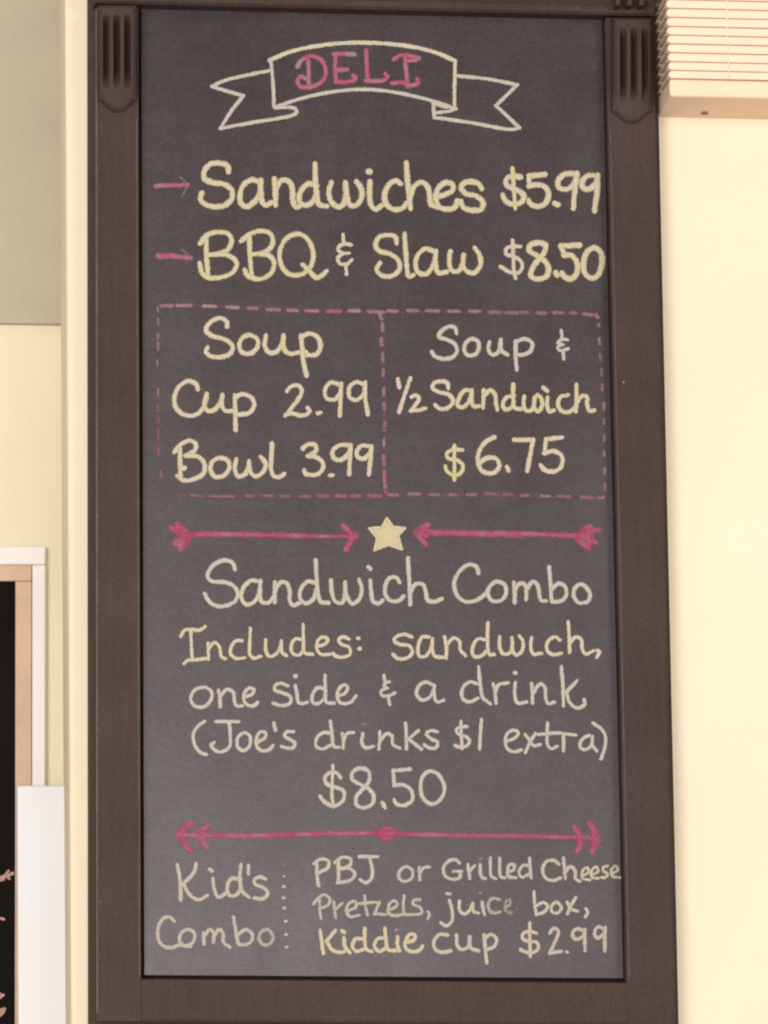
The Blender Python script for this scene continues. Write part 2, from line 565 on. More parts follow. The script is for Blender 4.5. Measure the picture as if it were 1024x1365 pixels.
# --- banner and heading
S = 1024 / 220
write('white outlined ribbon banner drawn in chalk', [
    (260, 40, S, '462,187 600,132 780,95 900,82 1024,78 1180,84 1324,100 1474,133 1614,190', 0.85, 1, 6.6),
    (260, 40, S, '1614,190 1612,300 1610,400 1610,485', 0.45),
    (260, 40, S, '495,480 640,430 800,392 950,372 1024,368 1150,374 1324,402 1474,440 1560,468 1600,484; 470,187 484,330 490,475;'
     '460,252 300,285 180,315 105,350; 105,350 200,380 300,407; 300,407 220,510 158,610; 158,610 350,575 600,530 630,512 622,488 590,480 500,482;'
     '1634,285 1804,302 2000,340; 2000,340 1867,470; 1867,470 1944,540 2012,607; 2012,607 1964,617 1724,577 1484,542;'
     '1484,542 1478,450; 1496,512 1564,506 1619,490; 1478,455 1560,480')], 5.9, 0.12, 1.0, M_chalkw, 'chalk_banner')
S2 = 1024 / 192
write('pink serif heading DELI inside the banner', [(380, 50, S2,
      '165,150 168,250 168,350; 90,205 125,155 190,132 250,152 285,210 280,290 230,335 165,355 105,345 88,310 112,278 145,292;'
      '360,118 356,200 362,315; 348,120 420,115 450,118; 365,230 440,228; 362,315 420,318 480,308 502,285 485,272;'
      '578,92 580,180 588,300; 578,306 640,310 690,308 725,285 715,260;'
      '775,155 810,132 870,128 950,147; 852,140 862,240 870,345; 762,326 830,320 900,340 945,322 940,300; 875,165 925,162', 0.7),
      (380, 50, S2, '440,118 492,120; 88,205 105,175', 0.0)], 7.6, 0.6, 1.0, M_pink)
# --- two pink bullet arrows
write('short pink chalk arrow before the sandwiches line', [(200, 205, K, '32,172 110,168 200,166', 0.55, .9, 7.5), (200, 205, K, '165,128 200,160; 200,170 172,225', 0.1, .5, 3.5)], 7, .5, .9, M_pink, 'chalk_arrow')
write('short pink chalk arrow before the barbecue line', [(200, 300, K, '45,165 120,166 212,176', 0.55, .9, 8.5), (200, 300, K, '170,132 214,168; 212,180 195,195', 0.3, .45, 4)], 7, .5, .9, M_pink, 'chalk_arrow')
# --- sandwiches $5.99
write('chalk word Sandwiches in pale yellow', [
    (200, 205, K, '418,95 413,65 370,50 318,58 288,95 292,135 330,153 395,163 435,192 437,235 405,272 350,283 295,270 268,240 276,210;'
     '585,152 545,140 500,165 480,215 484,262 510,282 550,262 580,220 592,155; 592,142 590,200 598,255 618,275 648,260;'
     '662,135 668,200 670,272; 670,195 700,142 742,148 760,195 762,250 780,285 800,275;'
     '888,170 845,160 802,205 798,255 830,275 872,250 890,205; 880,55 882,130 888,210 902,270 942,280'),
    (420, 205, K, '86,155 74,200 88,258 128,283 155,262 164,205 162,155; 163,162 170,225 186,272 218,275 248,235 246,185 222,150;'
     '293,150 290,220 300,275 325,296 355,276; 289,95; 455,158 430,143 395,165 372,215 378,265 420,296 465,290 490,262;'
     '487,50 492,130 500,210 510,290; 505,235 530,172 570,152 600,175 612,225 618,268 650,285;'
     '645,232 690,218 735,192 732,162 692,155 657,185 644,240 665,284 715,296 750,280 758,252;'
     '888,185 870,160 830,148 790,160 780,185 805,212 860,226 896,260 885,296 830,300 790,285 778,255')], 7.8, 0.45)
write('chalk price $5.99', [
    (580, 205, K, '455,125 420,120 385,130 378,160 405,182 450,200 475,230 455,262 410,268 375,250 362,222', 0.3),
    (580, 205, K, '413,78 418,160 428,290', 0.9, 1, 6.8),
    (580, 205, K, '585,110 502,118 502,118 502,172 502,172 545,165 590,180 606,220 586,265 545,281 507,266 500,250; 640,265 655,272;'
     '748,106 695,108 655,145 662,180 700,190 738,165 757,108; 757,105 745,200 738,290;'
     '866,120 822,115 787,142 787,178 817,190 850,165 867,120; 868,115 865,190 850,304')], 7.8, 0.4)
# --- BBQ & Slaw $8.50
write('chalk letters BBQ', [(200, 300, K,
      '300,70 300,150 310,272; 268,98 300,56 360,38 420,50 435,90 410,135 345,156 312,158; 345,158 420,162 462,205 440,253 380,278 310,280 275,250 265,205;'
      '530,65 532,150 542,275; 487,85 530,50 590,32 640,45 655,90 635,130 585,152 545,156; 585,154 640,165 662,205 650,250 600,286 555,286 515,265 505,240;'
      '790,47 730,70 695,130 695,200 730,255 790,268 840,243 868,190 866,130 840,75 790,47; 815,212 850,245 885,280 915,270 940,247')], 7.4, 0.6)
write('chalk ampersand between BBQ and Slaw', [(420, 300, K, '192,106 160,100 127,115 124,135 150,150 180,150; 150,152 122,175 132,204 170,208 195,186; 150,52 152,98; 164,210 168,262')], 6.0, 0.05)
write('chalk word Slaw', [(420, 300, K,
      '435,95 430,66 390,53 342,66 322,105 342,138 400,155 445,190 450,235 415,270 360,270 328,240 345,203; 478,48 482,130 490,220 500,274 522,268;'
      '632,140 590,127 552,155 535,205 550,253 590,262 625,225 645,160; 645,140 643,200 657,255 700,250;'
      '722,142 715,200 730,243 765,246 785,210 792,160; 790,165 790,215 805,244 845,256 880,220 880,170 852,122')], 7.4, 0.5)
write('chalk price $8.50 on the Slaw line', [
    (580, 300, K, '455,115 410,112 378,130 380,155 410,165 450,185 466,220 450,250 410,255 350,222; 413,82 418,160 420,240 430,283', 0.1, .95, 6.4),
    (580, 300, K, '590,108 550,95 507,107 502,135 540,160 575,182 604,222 594,273 550,288 512,273 517,235 545,192 580,150 590,108; 645,255 650,265;'
     '770,107 672,112 672,112 690,162 690,162 725,160 757,200 754,260 725,288 690,275 678,257;'
     '850,120 810,145 792,200 797,253 835,283 870,265 890,200 884,147 850,120')], 8.0, 0.55)
# --- soup box
write('chalk word Soup above the cup and bowl prices', [
    (250, 410, K, '210,100 210,76 175,56 125,76 98,120 130,150 200,170 240,205 230,243 180,264 120,257 98,235 106,213;'
     '330,147 290,165 276,205 290,238 335,245 370,215 374,172 330,147; 418,150 412,200 435,240 475,235 500,200 512,150', 0.2),
    (250, 410, K, '512,155 512,213 540,245 590,240 630,238; 612,210 617,270', 0.9),
    (250, 410, K, '605,150 612,220 618,290 635,362; 605,160 650,138 695,160 709,205 690,248 640,255', 0.25)], 7.2, 0.2)
write('chalk word Cup', [
    (200, 495, K, '255,95 245,66 205,52 160,76 132,130 137,190 175,228 230,235 272,212 295,165 302,122', 0.15),
    (200, 495, K, '302,122 290,180 310,212 345,203 375,165 385,127; 385,130 385,188 402,210 455,210', 0.55),
    (200, 495, K, '452,130 455,220 457,312; 455,140 490,122 540,140 556,180 530,220 465,232', 0.15)], 7.0, 0.3)
write('chalk price 2.99 beside Cup', [(260, 495, K,
      '490,105 510,82 550,76 570,100 550,150 510,200 482,236; 485,230 520,225 560,236 595,230 612,208 600,195; 655,224 668,220;'
      '772,72 725,60 694,95 702,143 745,150 775,110 780,68; 780,66 776,150 772,236; 905,72 860,57 822,90 827,140 860,153 895,125 906,78; 908,60 908,140 922,230')], 6.8, 0.22)
write('chalk word Bowl', [(200, 575, K,
      '130,110 165,70 215,50 245,70 236,105 190,130; 190,131 260,137 291,175 284,225 240,253 180,262 147,238; 160,95 160,160 163,250; 165,202 185,195;'
      '370,142 330,165 323,210 350,243 395,235 424,190 414,157 370,142; 460,150 452,200 470,240 505,230 525,190 528,160; 528,165 535,215 560,240 600,220 617,175 592,137;'
      '650,66 648,130 645,200 660,238 690,243 715,228')], 7.0, 0.28)
write('chalk price 3.99 beside Bowl', [(360, 575, K,
      '175,92 205,69 240,73 245,105 202,131; 202,132 250,139 284,175 274,214 235,234 190,225 182,210; 320,236 332,234;'
      '428,76 370,76 332,110 345,148 385,150 420,115 431,78; 431,76 425,150 422,228; 538,82 490,76 462,110 472,140 505,144 535,115; 541,82 535,150 528,228')], 7.0, 0.32)
write('chalk word Soup beside an ampersand', [(550, 420, K,
      '235,95 225,66 195,61 150,90 141,115 180,130 225,155 238,190 215,223 165,234 115,215 103,197; 320,127 285,147 276,190 295,214 335,209 354,175 349,141 320,127;'
      '410,146 405,185 425,211 455,200 468,160 470,132; 470,135 475,190 505,211; 550,140 550,220 555,290; 550,142 600,127 638,150 630,190 590,212 560,211')], 6.8, 0.12, 1.0, M_chalkw)
write('chalk ampersand after Soup', [(550, 420, K, '825,132 797,130 776,150 802,158; 800,158 774,170 787,189 830,180; 793,82 797,125; 803,196 807,234')], 5.4, 0.05, 1.0, M_chalkw)
write('chalk fraction one half', [(510, 490, K, '82,62 90,106; 148,57 120,140 88,236; 155,156 180,148 195,166 175,200 152,230; 152,230 190,227 228,217')], 6.6, 0.12)
write('chalk word Sandwich inside the dashed box', [
    (510, 490, K, '350,110 345,82 315,73 272,86 267,110 300,130 355,146 377,180 350,214 305,219 281,200', 0.1),
    (510, 490, K, '472,125 440,121 407,165 402,204 430,211 460,180 476,125; 476,122 475,180 490,208 517,205; 540,122 536,213; 540,152 575,121 600,145 605,190 612,224;'
     '700,150 660,160 641,200 655,224 690,210 700,180; 697,90 697,160 705,215 737,222', 0.55),
    (580, 490, K, '475,155 472,200 485,229 515,225 528,190 530,160; 530,165 530,215 550,234 571,205 565,162 547,147; 600,160 598,205 610,234 632,228; 578,108 597,124;'
     '707,147 670,156 656,200 680,234 720,235 745,212; 753,92 755,160 750,233; 755,190 785,152 810,157 811,200 825,231 848,228', 0.55)], 6.9, 0.5)
write('chalk price $6.75', [
    (560, 570, K, '225,120 175,118 142,140 150,164 200,176 229,205 215,244 177,255 142,230 135,207; 183,97 183,180 183,278', 0.85, 1, 6.4),
    (560, 570, K, '395,52 350,76 314,130 309,190 335,233 390,243 423,205 405,166 357,162 317,190; 464,212 472,228; 502,66 603,66 603,66 590,130 572,230;'
     '755,53 672,63 672,63 663,138 663,138 710,126 754,150 754,205 715,234 662,224 643,202', 0.2)], 7.0, 0.3)
# --- sandwich combo
write('chalk word Sandwich in the combo heading', [
    (260, 735, K, '213,95 200,62 155,47 97,76 66,130 87,158 160,165 208,187 228,230 205,273 130,294 77,270 52,228;'
     '425,165 425,270; 425,215 455,166 490,171 505,215 505,263 522,288 557,275; 642,168 600,162 563,205 561,253 590,277 630,255 650,195; 643,48 648,130 655,215 670,268 712,275', 0.15),
    (260, 735, K, '345,162 300,156 257,195 247,248 275,284 320,265 348,210; 350,157 345,220 355,268 388,275 418,245', 0.45),
    (420, 735, K, '85,155 90,220 110,268 145,274 160,220 160,167; 160,172 170,240 200,279 235,255 249,200 236,152; 295,157 300,220 310,268 340,277 360,262; 285,84 295,94;'
     '450,165 435,141 400,141 373,190 379,238 410,266 450,261 472,240; 495,37 500,120 505,200 508,283; 508,220 535,176 575,176 590,215 600,260 640,268 675,253', 0.15)], 6.9, 0.2, 1.0, M_chalkw)
write('chalk word Combo in the combo heading', [(580, 735, K,
      '232,115 220,82 180,71 132,105 102,170 117,233 160,268 215,263 260,235 287,197; 325,162 290,190 283,235 310,266 355,260 379,220 369,177 325,162;'
      '420,167 425,220 425,273; 425,205 450,172 478,177 488,220 485,255; 488,205 520,163 545,177 555,220 565,260 590,265;'
      '608,85 615,160 622,266; 622,202 660,171 694,190 699,235 670,266 625,269; 780,176 747,195 740,240 765,273 813,268 827,235 810,197 780,176')], 6.8, 0.08, 1.0, M_chalkw)
write('chalk word Includes', [(230, 825, K,
      '45,93 65,61 100,56 140,62 173,42; 98,65 100,130 105,214; 62,238 85,221 130,218 187,210; 190,130 192,214; 192,162 225,126 250,150 260,200 282,213;'
      '370,117 340,117 313,150 311,190 340,211 385,208; 415,52 412,120 412,185 430,209 470,200; 497,112 498,170 515,199 550,190 575,150 580,117; 580,122 585,180 607,195;'
      '692,112 655,107 633,140 641,185 675,194 695,170; 697,32 698,110 705,180 747,190; 770,146 810,136 829,112 805,97 777,115 769,155 790,189 840,190;'
      '940,107 910,96 887,110 900,135 940,151 949,185 915,204 870,199 857,186; 990,104; 997,160')], 5.7, 0.28)
write('chalk word sandwich followed by a comma', [
    (420, 825, K, '515,97 480,83 432,96 422,118 450,135 505,146 519,180 490,209 440,211 417,190; 607,97 572,97 549,150 557,199 590,199 620,150 626,112; 626,107 625,165 640,199 685,205;'
     '690,97 700,150 700,209; 700,142 740,102 770,120 775,165 802,195; 907,112 870,107 839,155 847,199 885,199 915,170; 922,22 920,100 930,190 955,190'),
    (570, 820, K, '385,117 385,170 405,208 440,200 452,150 450,122; 452,132 455,190 475,213 504,190 509,140 491,112; 555,122 550,170 565,208 607,204;'
     '705,132 680,117 642,140 637,185 665,210 712,204; 750,37 755,110 758,198; 758,152 790,117 820,131 825,180 845,208 883,190; 905,190 917,196 903,224')], 6.0, 0.15)
write('chalk words one side', [(240, 890, K,
      '110,107 77,122 57,165 77,203 125,210 163,175 169,132 140,107 110,107; 205,122 212,165 215,208; 213,157 250,117 284,131 290,180 302,203 332,204;'
      '345,156 385,141 394,117 370,110 347,130 340,170 357,198 395,203 413,186; 575,97 540,84 507,96 507,120 550,135 588,156 588,188 545,203 497,190;'
      '615,97 625,150 630,183 650,193 677,185; 616,46; 767,112 735,107 707,145 707,184 735,193 765,170; 773,42 775,120 780,183 822,190;'
      '850,151 880,136 894,107 875,92 847,115 840,160 857,188 905,188 938,152')], 6.0, 0.05, 1.0, M_chalkw)
write('chalk ampersand before the drink', [(440, 885, K, '315,96 290,106 292,124 306,130; 300,130 272,146 277,169 310,171 345,156; 288,62 292,90; 312,181 318,218')], 5.4, 0.0, 1.0, M_chalkw)
write('chalk letter a before drink', [(440, 885, K, '547,112 510,97 472,120 462,165 490,193 530,179 555,135; 556,117 555,165 570,203 605,194')], 6.0, 0.03, 1.0, M_chalkw)
write('chalk word drink', [(570, 885, K,
      '267,107 225,97 187,130 187,184 225,203 267,184; 272,17 280,100 295,180 335,213; 350,107 360,150 365,208; 360,152 380,112 430,102; 468,102 465,160 480,208 527,204; 467,48;'
      '555,107 558,160 560,208; 560,162 600,107 625,125 630,185 645,213 675,205; 713,17 720,100 725,223; 795,92 740,151; 738,150 760,209 800,236 839,215 835,192')], 6.0, 0.05, 1.0, M_chalkw)
write(None, [(240, 950, K,
      '130,47 92,76 70,120 82,180 110,213 140,223; 192,48 313,48; 262,52 268,120 262,184 220,210 182,198 167,172 180,160; 345,107 310,131 307,180 335,203 369,180 373,127 345,107;'
      '415,156 455,131 455,107 430,102 410,130 410,180 435,203 475,198 495,176; 500,57 509,93; 605,102 570,102 557,125 590,145 614,165 600,188 565,188 542,180')], 5.8, 0.1, 1.0, M_chalkw)
write('chalk word drinks', [(400, 950, K,
      '167,112 125,107 87,140 87,180 120,193 160,175; 162,47 170,110 180,180 207,185; 225,112 232,150 230,188; 232,152 250,112 285,107; 335,112 330,160 350,188 390,180;'
      '425,102 425,150 420,193; 425,152 465,112 490,125 495,170 532,189; 563,57 567,130 567,193; 630,97 575,146; 585,146 615,170 647,194;'
      '730,102 695,97 672,115 700,140 734,160 724,188 690,188 662,172'), (400, 950, K, '343,62', 0, .35, 4)], 5.9, 0.0, 1.0, M_chalkw)
write('chalk price $1', [(400, 950, K, '890,74 855,77 832,96 850,118 890,131 904,155 885,179 850,184 827,175; 858,47 860,120 865,190; 967,37 962,110 958,193')], 5.7, 0.02, 1.0, M_chalkw)
write('chalk word extra with a closing bracket', [(570, 950, K,
      '425,151 465,136 484,107 460,94 427,111 414,155 427,193 460,210 500,200; 522,117 545,150 565,175 600,171; 575,112 545,160 522,213; 640,57 638,120 640,170 660,193 690,180;'
      '592,117 690,109 790,120; 725,117 725,203; 862,122 827,140 812,180 835,198 870,180 880,135; 880,127 880,175 902,204; 882,57 925,86 949,130 944,190 925,247')], 5.6, 0.02, 1.0, M_chalkw)
write('chalk price $8.50 under the combo', [
    (400, 1010, K, '215,107 195,82 155,82 132,107 142,140 180,155 230,176 234,215 215,243 177,258 130,235 107,207', 0.12),
    (400, 1010, K, '175,42 172,120 170,200 178,262', 0.75, .9, 5.4),
    (400, 1010, K, '370,112 365,72 325,57 282,76 277,115 315,140 365,166 393,205 383,248 340,268 302,253 302,207 335,167 365,132 370,112; 440,242 452,266;'
     '585,62 497,70 497,70 502,148 502,148 550,146 593,175 598,225 560,253 517,248 502,227; 690,72 657,96 642,150 657,218 700,248 743,229 770,175 758,121 725,82 690,72', 0.05)], 6.6, 0.1, 1.0, M_chalkw)
# --- kid's combo
write("chalk word Kid's", [(200, 1140, K,
      '145,52 160,130 163,238; 245,47 235,90 177,154; 177,155 210,209 255,238 305,216; 335,127 345,190 365,223 402,205; 320,76 330,84; 472,127 432,127 412,170 422,213 460,213 485,180;'
      '485,52 480,120 490,190 527,224; 525,57 525,98; 615,127 585,117 557,131 562,155 610,176 628,205 600,233 557,229')], 6.3, 0.3, .95, M_kid)
write("chalk word Combo under Kid's", [(200, 1210, K,
      '128,72 105,50 72,57 44,105 47,175 77,208 120,213 150,201 215,207; 200,117 167,136 157,175 180,201 220,194 239,160 230,127 200,117; 285,137 288,193; 288,152 320,117 340,140 338,183;'
      '338,152 370,117 390,140 392,185 425,211; 445,52 455,110 470,193; 470,142 510,117 544,140 539,180 505,198 475,195', 0.2, .9),
    (200, 1210, K, '630,117 592,131 582,170 605,198 643,189 657,156 630,117', 0.1, .72)], 5.9, 0.2, .9, M_chalkw)
write("dotted chalk line beside Kid's Combo", [(200, 1140, K, '713,52', 0, .35, 2.6), (200, 1140, K, '713,113', 0, .7, 3.0), (200, 1140, K, '713,168; 713,228; 716,282; 724,353; 726,422; 728,490', 0, .95, 4.6)],
      4.6, 0, 1, M_chalkw, 'chalk_dotted_line')
write('chalk letters PBJ', [(400, 1130, K,
      '90,85 90,140 98,203; 75,85 110,61 150,71 150,105 107,130; 205,75 205,130 205,180; 187,80 225,51 269,61 265,95 217,113; 217,111 265,112 293,140 270,173 200,188;'
      '317,48 413,48; 370,54 385,110 380,164 350,188 321,171')], 5.8, 0.12, .95, M_chalkw)
write('chalk word or', [(400, 1130, K, '565,102 532,125 527,160 555,180 594,164 599,122 565,102; 635,107 638,170; 638,137 660,107 690,104')], 5.5, 0.05, .9, M_chalkw)
write('chalk word Grilled', [(580, 1130, K,
      '130,82 105,64 67,76 44,110 52,148 85,168 130,160 135,127; 97,126 140,126; 175,92 185,165; 182,127 210,97; 240,92 245,154 267,165; 295,57 295,110 300,154 322,165; 345,57 345,110 350,154 372,161;'
      '385,131 420,116 420,92 397,92 387,120 392,153 430,160; 502,97 467,97 447,130 462,158 500,142; 505,57 508,110 512,160'), (580, 1130, K, '245,60', 0, .4, 4)], 5.5, 0.05, .92, M_chalkw)
write('chalk word Cheese', [
    (580, 1130, K, '660,87 630,67 592,77 573,120 592,163 630,176 670,161; 685,57 690,110 695,163; 690,137 720,102 745,120 750,168 772,178', 0.1),
    (580, 1130, K, '785,150 820,131 810,107 787,125 787,163 825,173; 840,146 870,126 860,102 837,120 837,158 870,164; 920,97 897,106 897,125 920,140 910,158 887,159;'
     '940,141 973,121 965,97 942,115 947,153 985,159', 0.8, .85, 4.6)], 5.8, 0.2, .92, M_chalkw)
write('chalk word Pretzels with a comma', [(400, 1180, K,
      '105,80 105,130 112,178; 72,100 100,66 130,52 158,71 150,105 117,120; 180,92 190,173; 188,131 225,97; 250,140 298,116 293,87 262,97 247,135 267,168 315,160; 345,57 348,110 360,160;'
      '307,100 400,91; 385,92 423,92 423,92 397,153 397,153 455,158; 480,131 518,107 505,82 477,100 472,148 500,163 550,156; 555,57 550,110 555,155;'
      '640,77 607,81 602,100 640,120 649,150 600,156 557,156; 682,142 690,155 682,178')], 5.0, 0.15, .85, M_chalkw)
write('chalk word juice with its last letters rubbed faint', [
    (580, 1180, K, '77,82 90,130 90,190 60,218 32,200; 64,45 78,47; 130,87 130,130 150,153 180,140 200,97; 200,102 205,140 230,150', 0.3),
    (580, 1180, K, '250,92 262,155', 0.1), (580, 1180, K, '238,40', 0, .4, 4), (580, 1180, K, '345,77 305,72 284,100 292,138 322,148 345,143', 0, .7), (580, 1180, K, '375,121 400,101 395,77 377,95 377,138 410,148', 0, .45),
    (580, 1180, K, '435,125', 0, .3, 3)], 5.6, 0.2, .95, M_chalkw)
write('chalk word box with a comma', [(580, 1180, K,
      '527,37 530,90 540,158; 540,112 575,92 600,110 580,145 547,154; 650,92 622,110 624,143 655,148 673,120 650,92; 705,92 730,130 760,140; 750,67 725,110 705,153; 805,127 813,145 802,168')], 5.5, 0.4, .93, M_chalkw)
write('chalk word Kiddie', [(400, 1225, K,
      '108,62 115,120 125,183; 188,62 142,118; 142,117 170,164 210,178 235,175; 235,102 240,150 265,179; 224,64 236,72; 332,107 297,107 280,145 300,173 343,160; 345,52 345,110 355,163 382,175;'
      '450,102 412,107 397,145 420,173 460,155; 452,52 458,110 470,163 512,170; 520,97 520,140 530,170; 560,126 608,111 613,87 587,82 567,110 562,153 590,173 635,168 653,147'),
      (400, 1225, K, '515,60', 0, .5, 4.4)], 6.2, 0.4)
write('chalk word cup after Kiddie', [
    (400, 1225, K, '787,87 747,82 714,120 722,163 760,178 802,170; 835,87 838,140 860,163 895,150 905,97; 905,97 910,153 950,170'),
    (580, 1225, K, '262,87 268,150 275,233; 265,102 300,82 328,110 315,148 277,163')], 6.2, 0.3, 1.0, M_kid)
write("chalk price $2.99 in the kid's combo", [
    (580, 1225, K, '540,77 510,67 472,77 467,105 500,120 545,127 549,160 510,183 457,165; 505,22 505,110 508,198', 0.4),
    (580, 1225, K, '612,75 635,50 658,66 645,110 612,183; 612,183 645,177 672,173; 790,62 760,52 732,80 747,108 785,95 796,62; 798,57 798,110 800,168; 905,57 870,42 850,75 867,103 900,80; 908,47 905,110 905,170', 0.1, .92),
    (580, 1225, K, '704,177', 0.1, .95, 4.8)], 6.0, 0.2, 1.0, M_kid)

# --- dashed box in faded pink
S3, S4 = 1024 / 330, 1024 / 340


def D(x0, y0, k, items, width, tint, cover):
    for xa, ya, xb, yb in items:
        dash = Chalk()
        width_ = width * 1.22 if abs(xb - xa) > abs(yb - ya) else width * 1.4
        dash.stroke([(x0 + xa / k, y0 + ya / k), (x0 + xb / k, y0 + yb / k)], width_, max(0, tint * .8 + rng.uniform(-.15, .2)), min(1, max(.3, cover + .14 + rng.uniform(-.12, .12))))
        dash.build('chalk_dash', M_pink, panel)


D(200, 390, K, [(58, 72, 118, 70), (144, 69, 218, 69), (288, 72, 348, 73), (412, 78, 468, 80), (524, 84, 568, 86), (626, 91, 688, 94), (738, 95, 784, 97), (834, 97, 892, 99)], 5.2, 0.18, .72)
D(200, 390, K, [(948, 100, 1012, 101)], 6, 0.5, .8)
D(190, 390, S3, [(855, 75, 893, 76), (937, 79, 995, 82)], 5.6, 0.45, .75)
D(490, 390, S4, [(82, 74, 118, 75), (162, 72, 198, 73), (238, 73, 283, 74), (326, 75, 367, 76), (412, 75, 448, 76), (492, 78, 528, 79), (558, 81, 602, 82), (618, 79, 643, 79), (682, 82, 713, 83), (748, 80, 783, 81), (818, 81, 833, 82), (868, 86, 898, 89), (916, 90, 924, 98)], 5.0, 0.25, .62)
D(190, 390, S3, [(63, 62, 64, 75), (65, 108, 65, 130), (65, 172, 64, 190), (65, 208, 64, 235), (62, 282, 62, 300)], 2.8, 0.05, .5)
D(190, 390, S3, [(64, 400, 64, 425), (65, 470, 64, 490), (65, 512, 65, 540), (65, 562, 66, 615), (66, 642, 67, 670), (76, 742, 76, 760)], 3.2, 0.65, .42)
D(490, 390, S4, [(50, 90, 55, 105), (60, 127, 61, 150), (55, 187, 56, 210), (60, 247, 62, 274), (63, 312, 63, 334), (65, 387, 65, 410), (66, 447, 67, 468), (68, 522, 68, 549), (66, 592, 66, 610)], 4.6, 0.15, .55)
D(490, 390, S4, [(64, 657, 66, 690), (66, 717, 69, 758), (70, 770, 72, 800)], 4.8, 0.6, .6)
D(490, 390, S4, [(928, 128, 928, 134), (930, 186, 932, 206), (935, 250, 936, 270), (939, 310, 940, 330), (942, 370, 943, 390), (949, 446, 949, 470), (950, 510, 950, 525), (950, 576, 951, 594), (950, 640, 951, 656), (952, 706, 952, 724), (953, 772, 953, 790)], 4.0, 0.08, .5)
D(190, 390, S3, [(202, 840, 250, 842), (282, 842, 376, 844)], 3.6, 0.5, .45)
D(190, 390, S3, [(432, 842, 450, 842), (504, 840, 534, 841), (574, 842, 608, 842), (652, 843, 688, 843)], 4.4, 0.25, .55)
D(190, 390, S3, [(728, 840, 768, 842), (804, 841, 838, 842), (864, 842, 898, 842), (938, 841, 983, 842)], 5.4, 0.6, .65)
D(490, 390, S4, [(4, 815, 44, 816), (84, 812, 118, 813), (168, 809, 208, 810), (254, 811, 284, 812), (332, 812, 354, 812), (402, 812, 434, 812), (474, 808, 512, 809), (548, 810, 578, 811), (618, 815, 644, 815), (698, 817, 728, 818), (768, 818, 812, 820), (858, 821, 898, 823), (930, 824, 945, 823)], 5.0, 0.3, .55)
smear = Chalk()
for pts in ([(212, 409), (330, 409), (440, 414), (510, 416), (640, 416), (795, 418)], [(511, 418), (512, 520), (513, 658)], [(230, 661), (400, 661), (513, 661), (640, 660), (800, 663)]):
    smear.stroke(pts, 5.5, 0.75, 0.12)
smear.build('chalk_smear', M_pink, panel, 'rubbed out pink chalk line under the dashes')

# --- long pink arrows, star
write('long pink chalk arrow pointing right at the star', [
    (210, 680, K, '165,130 320,129 480,131', .85, .93, 9), (210, 680, K, '470,131 640,134 800,138', .85, .9, 8), (210, 680, K, '780,138 900,140 1050,140', .75, .85, 6.4),
    (210, 680, K, '108,78 150,118 182,134; 78,98 120,125 170,136; 128,204 150,168 178,138; 98,178 130,150 165,138; 112,95 128,130 120,185; 135,110 140,165', .85, .85, 10.5),
    (440, 680, K, '72,88 108,118 132,140; 132,140 110,170 85,208; 110,128 112,160', .85, .9, 9.4)], 8, .85, .9, M_pink, 'chalk_arrow')
S5 = 1024 / 330
write('long pink chalk arrow pointing left at the star', [
    (440, 680, K, '475,120 700,123 1020,131', .85, .95, 9.4), (500, 670, S5, '500,126 700,132 850,137', .85, .92, 8),
    (440, 680, K, '462,118 485,100 518,82; 462,122 480,145 508,178; 475,118 515,110; 480,125 505,135', .85, .9, 9.6),
    (500, 670, S5, '835,135 860,115 888,100; 840,133 880,120 922,114; 832,138 855,165 880,186; 845,138 880,150 908,163; 850,135 890,138; 880,118 885,165', .85, .88, 9.8)], 8, .85, .9, M_pink, 'chalk_arrow')
star = Chalk()
sp = [(440 + x / 4, 680 + y / 4) for x, y in ((303, 44), (335, 90), (398, 97), (362, 137), (382, 208), (312, 184), (238, 214), (253, 150), (210, 98), (276, 92))]
star.fill(sp, 0.62)
star.fill([(515.5 + 13 * math.cos(i * .524), 712 + 13 * math.sin(i * .524)) for i in range(12)], 0.95, 1.0, 0.00022)
for i in range(10):
    star.stroke([sp[i], sp[(i + 1) % 10]], 4.6, 0.5)
star.build('chalk_star', M_cream, panel, 'yellow five-pointed chalk star between two pink arrows')
S6, S7 = 1024 / 300, 1024 / 330
write('long double-ended pink chalk arrow with a diamond in the middle', [
    (220, 1000, S6, '150,388 300,389 520,386 800,378 1010,377', .8, .9, 8.2), (500, 1000, S7, '40,345 200,349 400,353 620,356 860,362', .8, .88, 7.6),
    (220, 1000, S6, '116,334 78,362 64,388 84,420 114,455; 192,346 142,386 142,386 188,440; 150,372 185,386 155,402; 82,375 84,405', .85, .85, 10.5), (220, 1000, S6, '62,385 150,388', .8, .85, 8),
    (500, 1000, S7, '828,326 852,362 838,414; 890,308 920,362 898,416; 905,345 906,390; 845,355 850,385', .85, .85, 11), (500, 1000, S7, '850,362 918,363', .7, .7, 8),
    (220, 1000, S6, '978,376 1010,358 1044,376 1010,400 978,376; 988,378 1034,378', .95, .92, 10.5)], 8, .8, .88, M_pink, 'chalk_arrow')

# ------------------------------------------------------------------ the raised window blind
YB = Y_WALL - 0.090
blind = empty('window_blind', P(950, 130, Y_WALL))
tag(blind, 'cream slatted window blind drawn up into a stack beside the dark frame', 'blind')
lines = [-59, -47, -35, -23, -11.5, 0.3, 12, 24, 36, 47.6, 59.2, 71, 83, 94.6, 105.5]
xr = P(893, 60, YB).x + 0.62


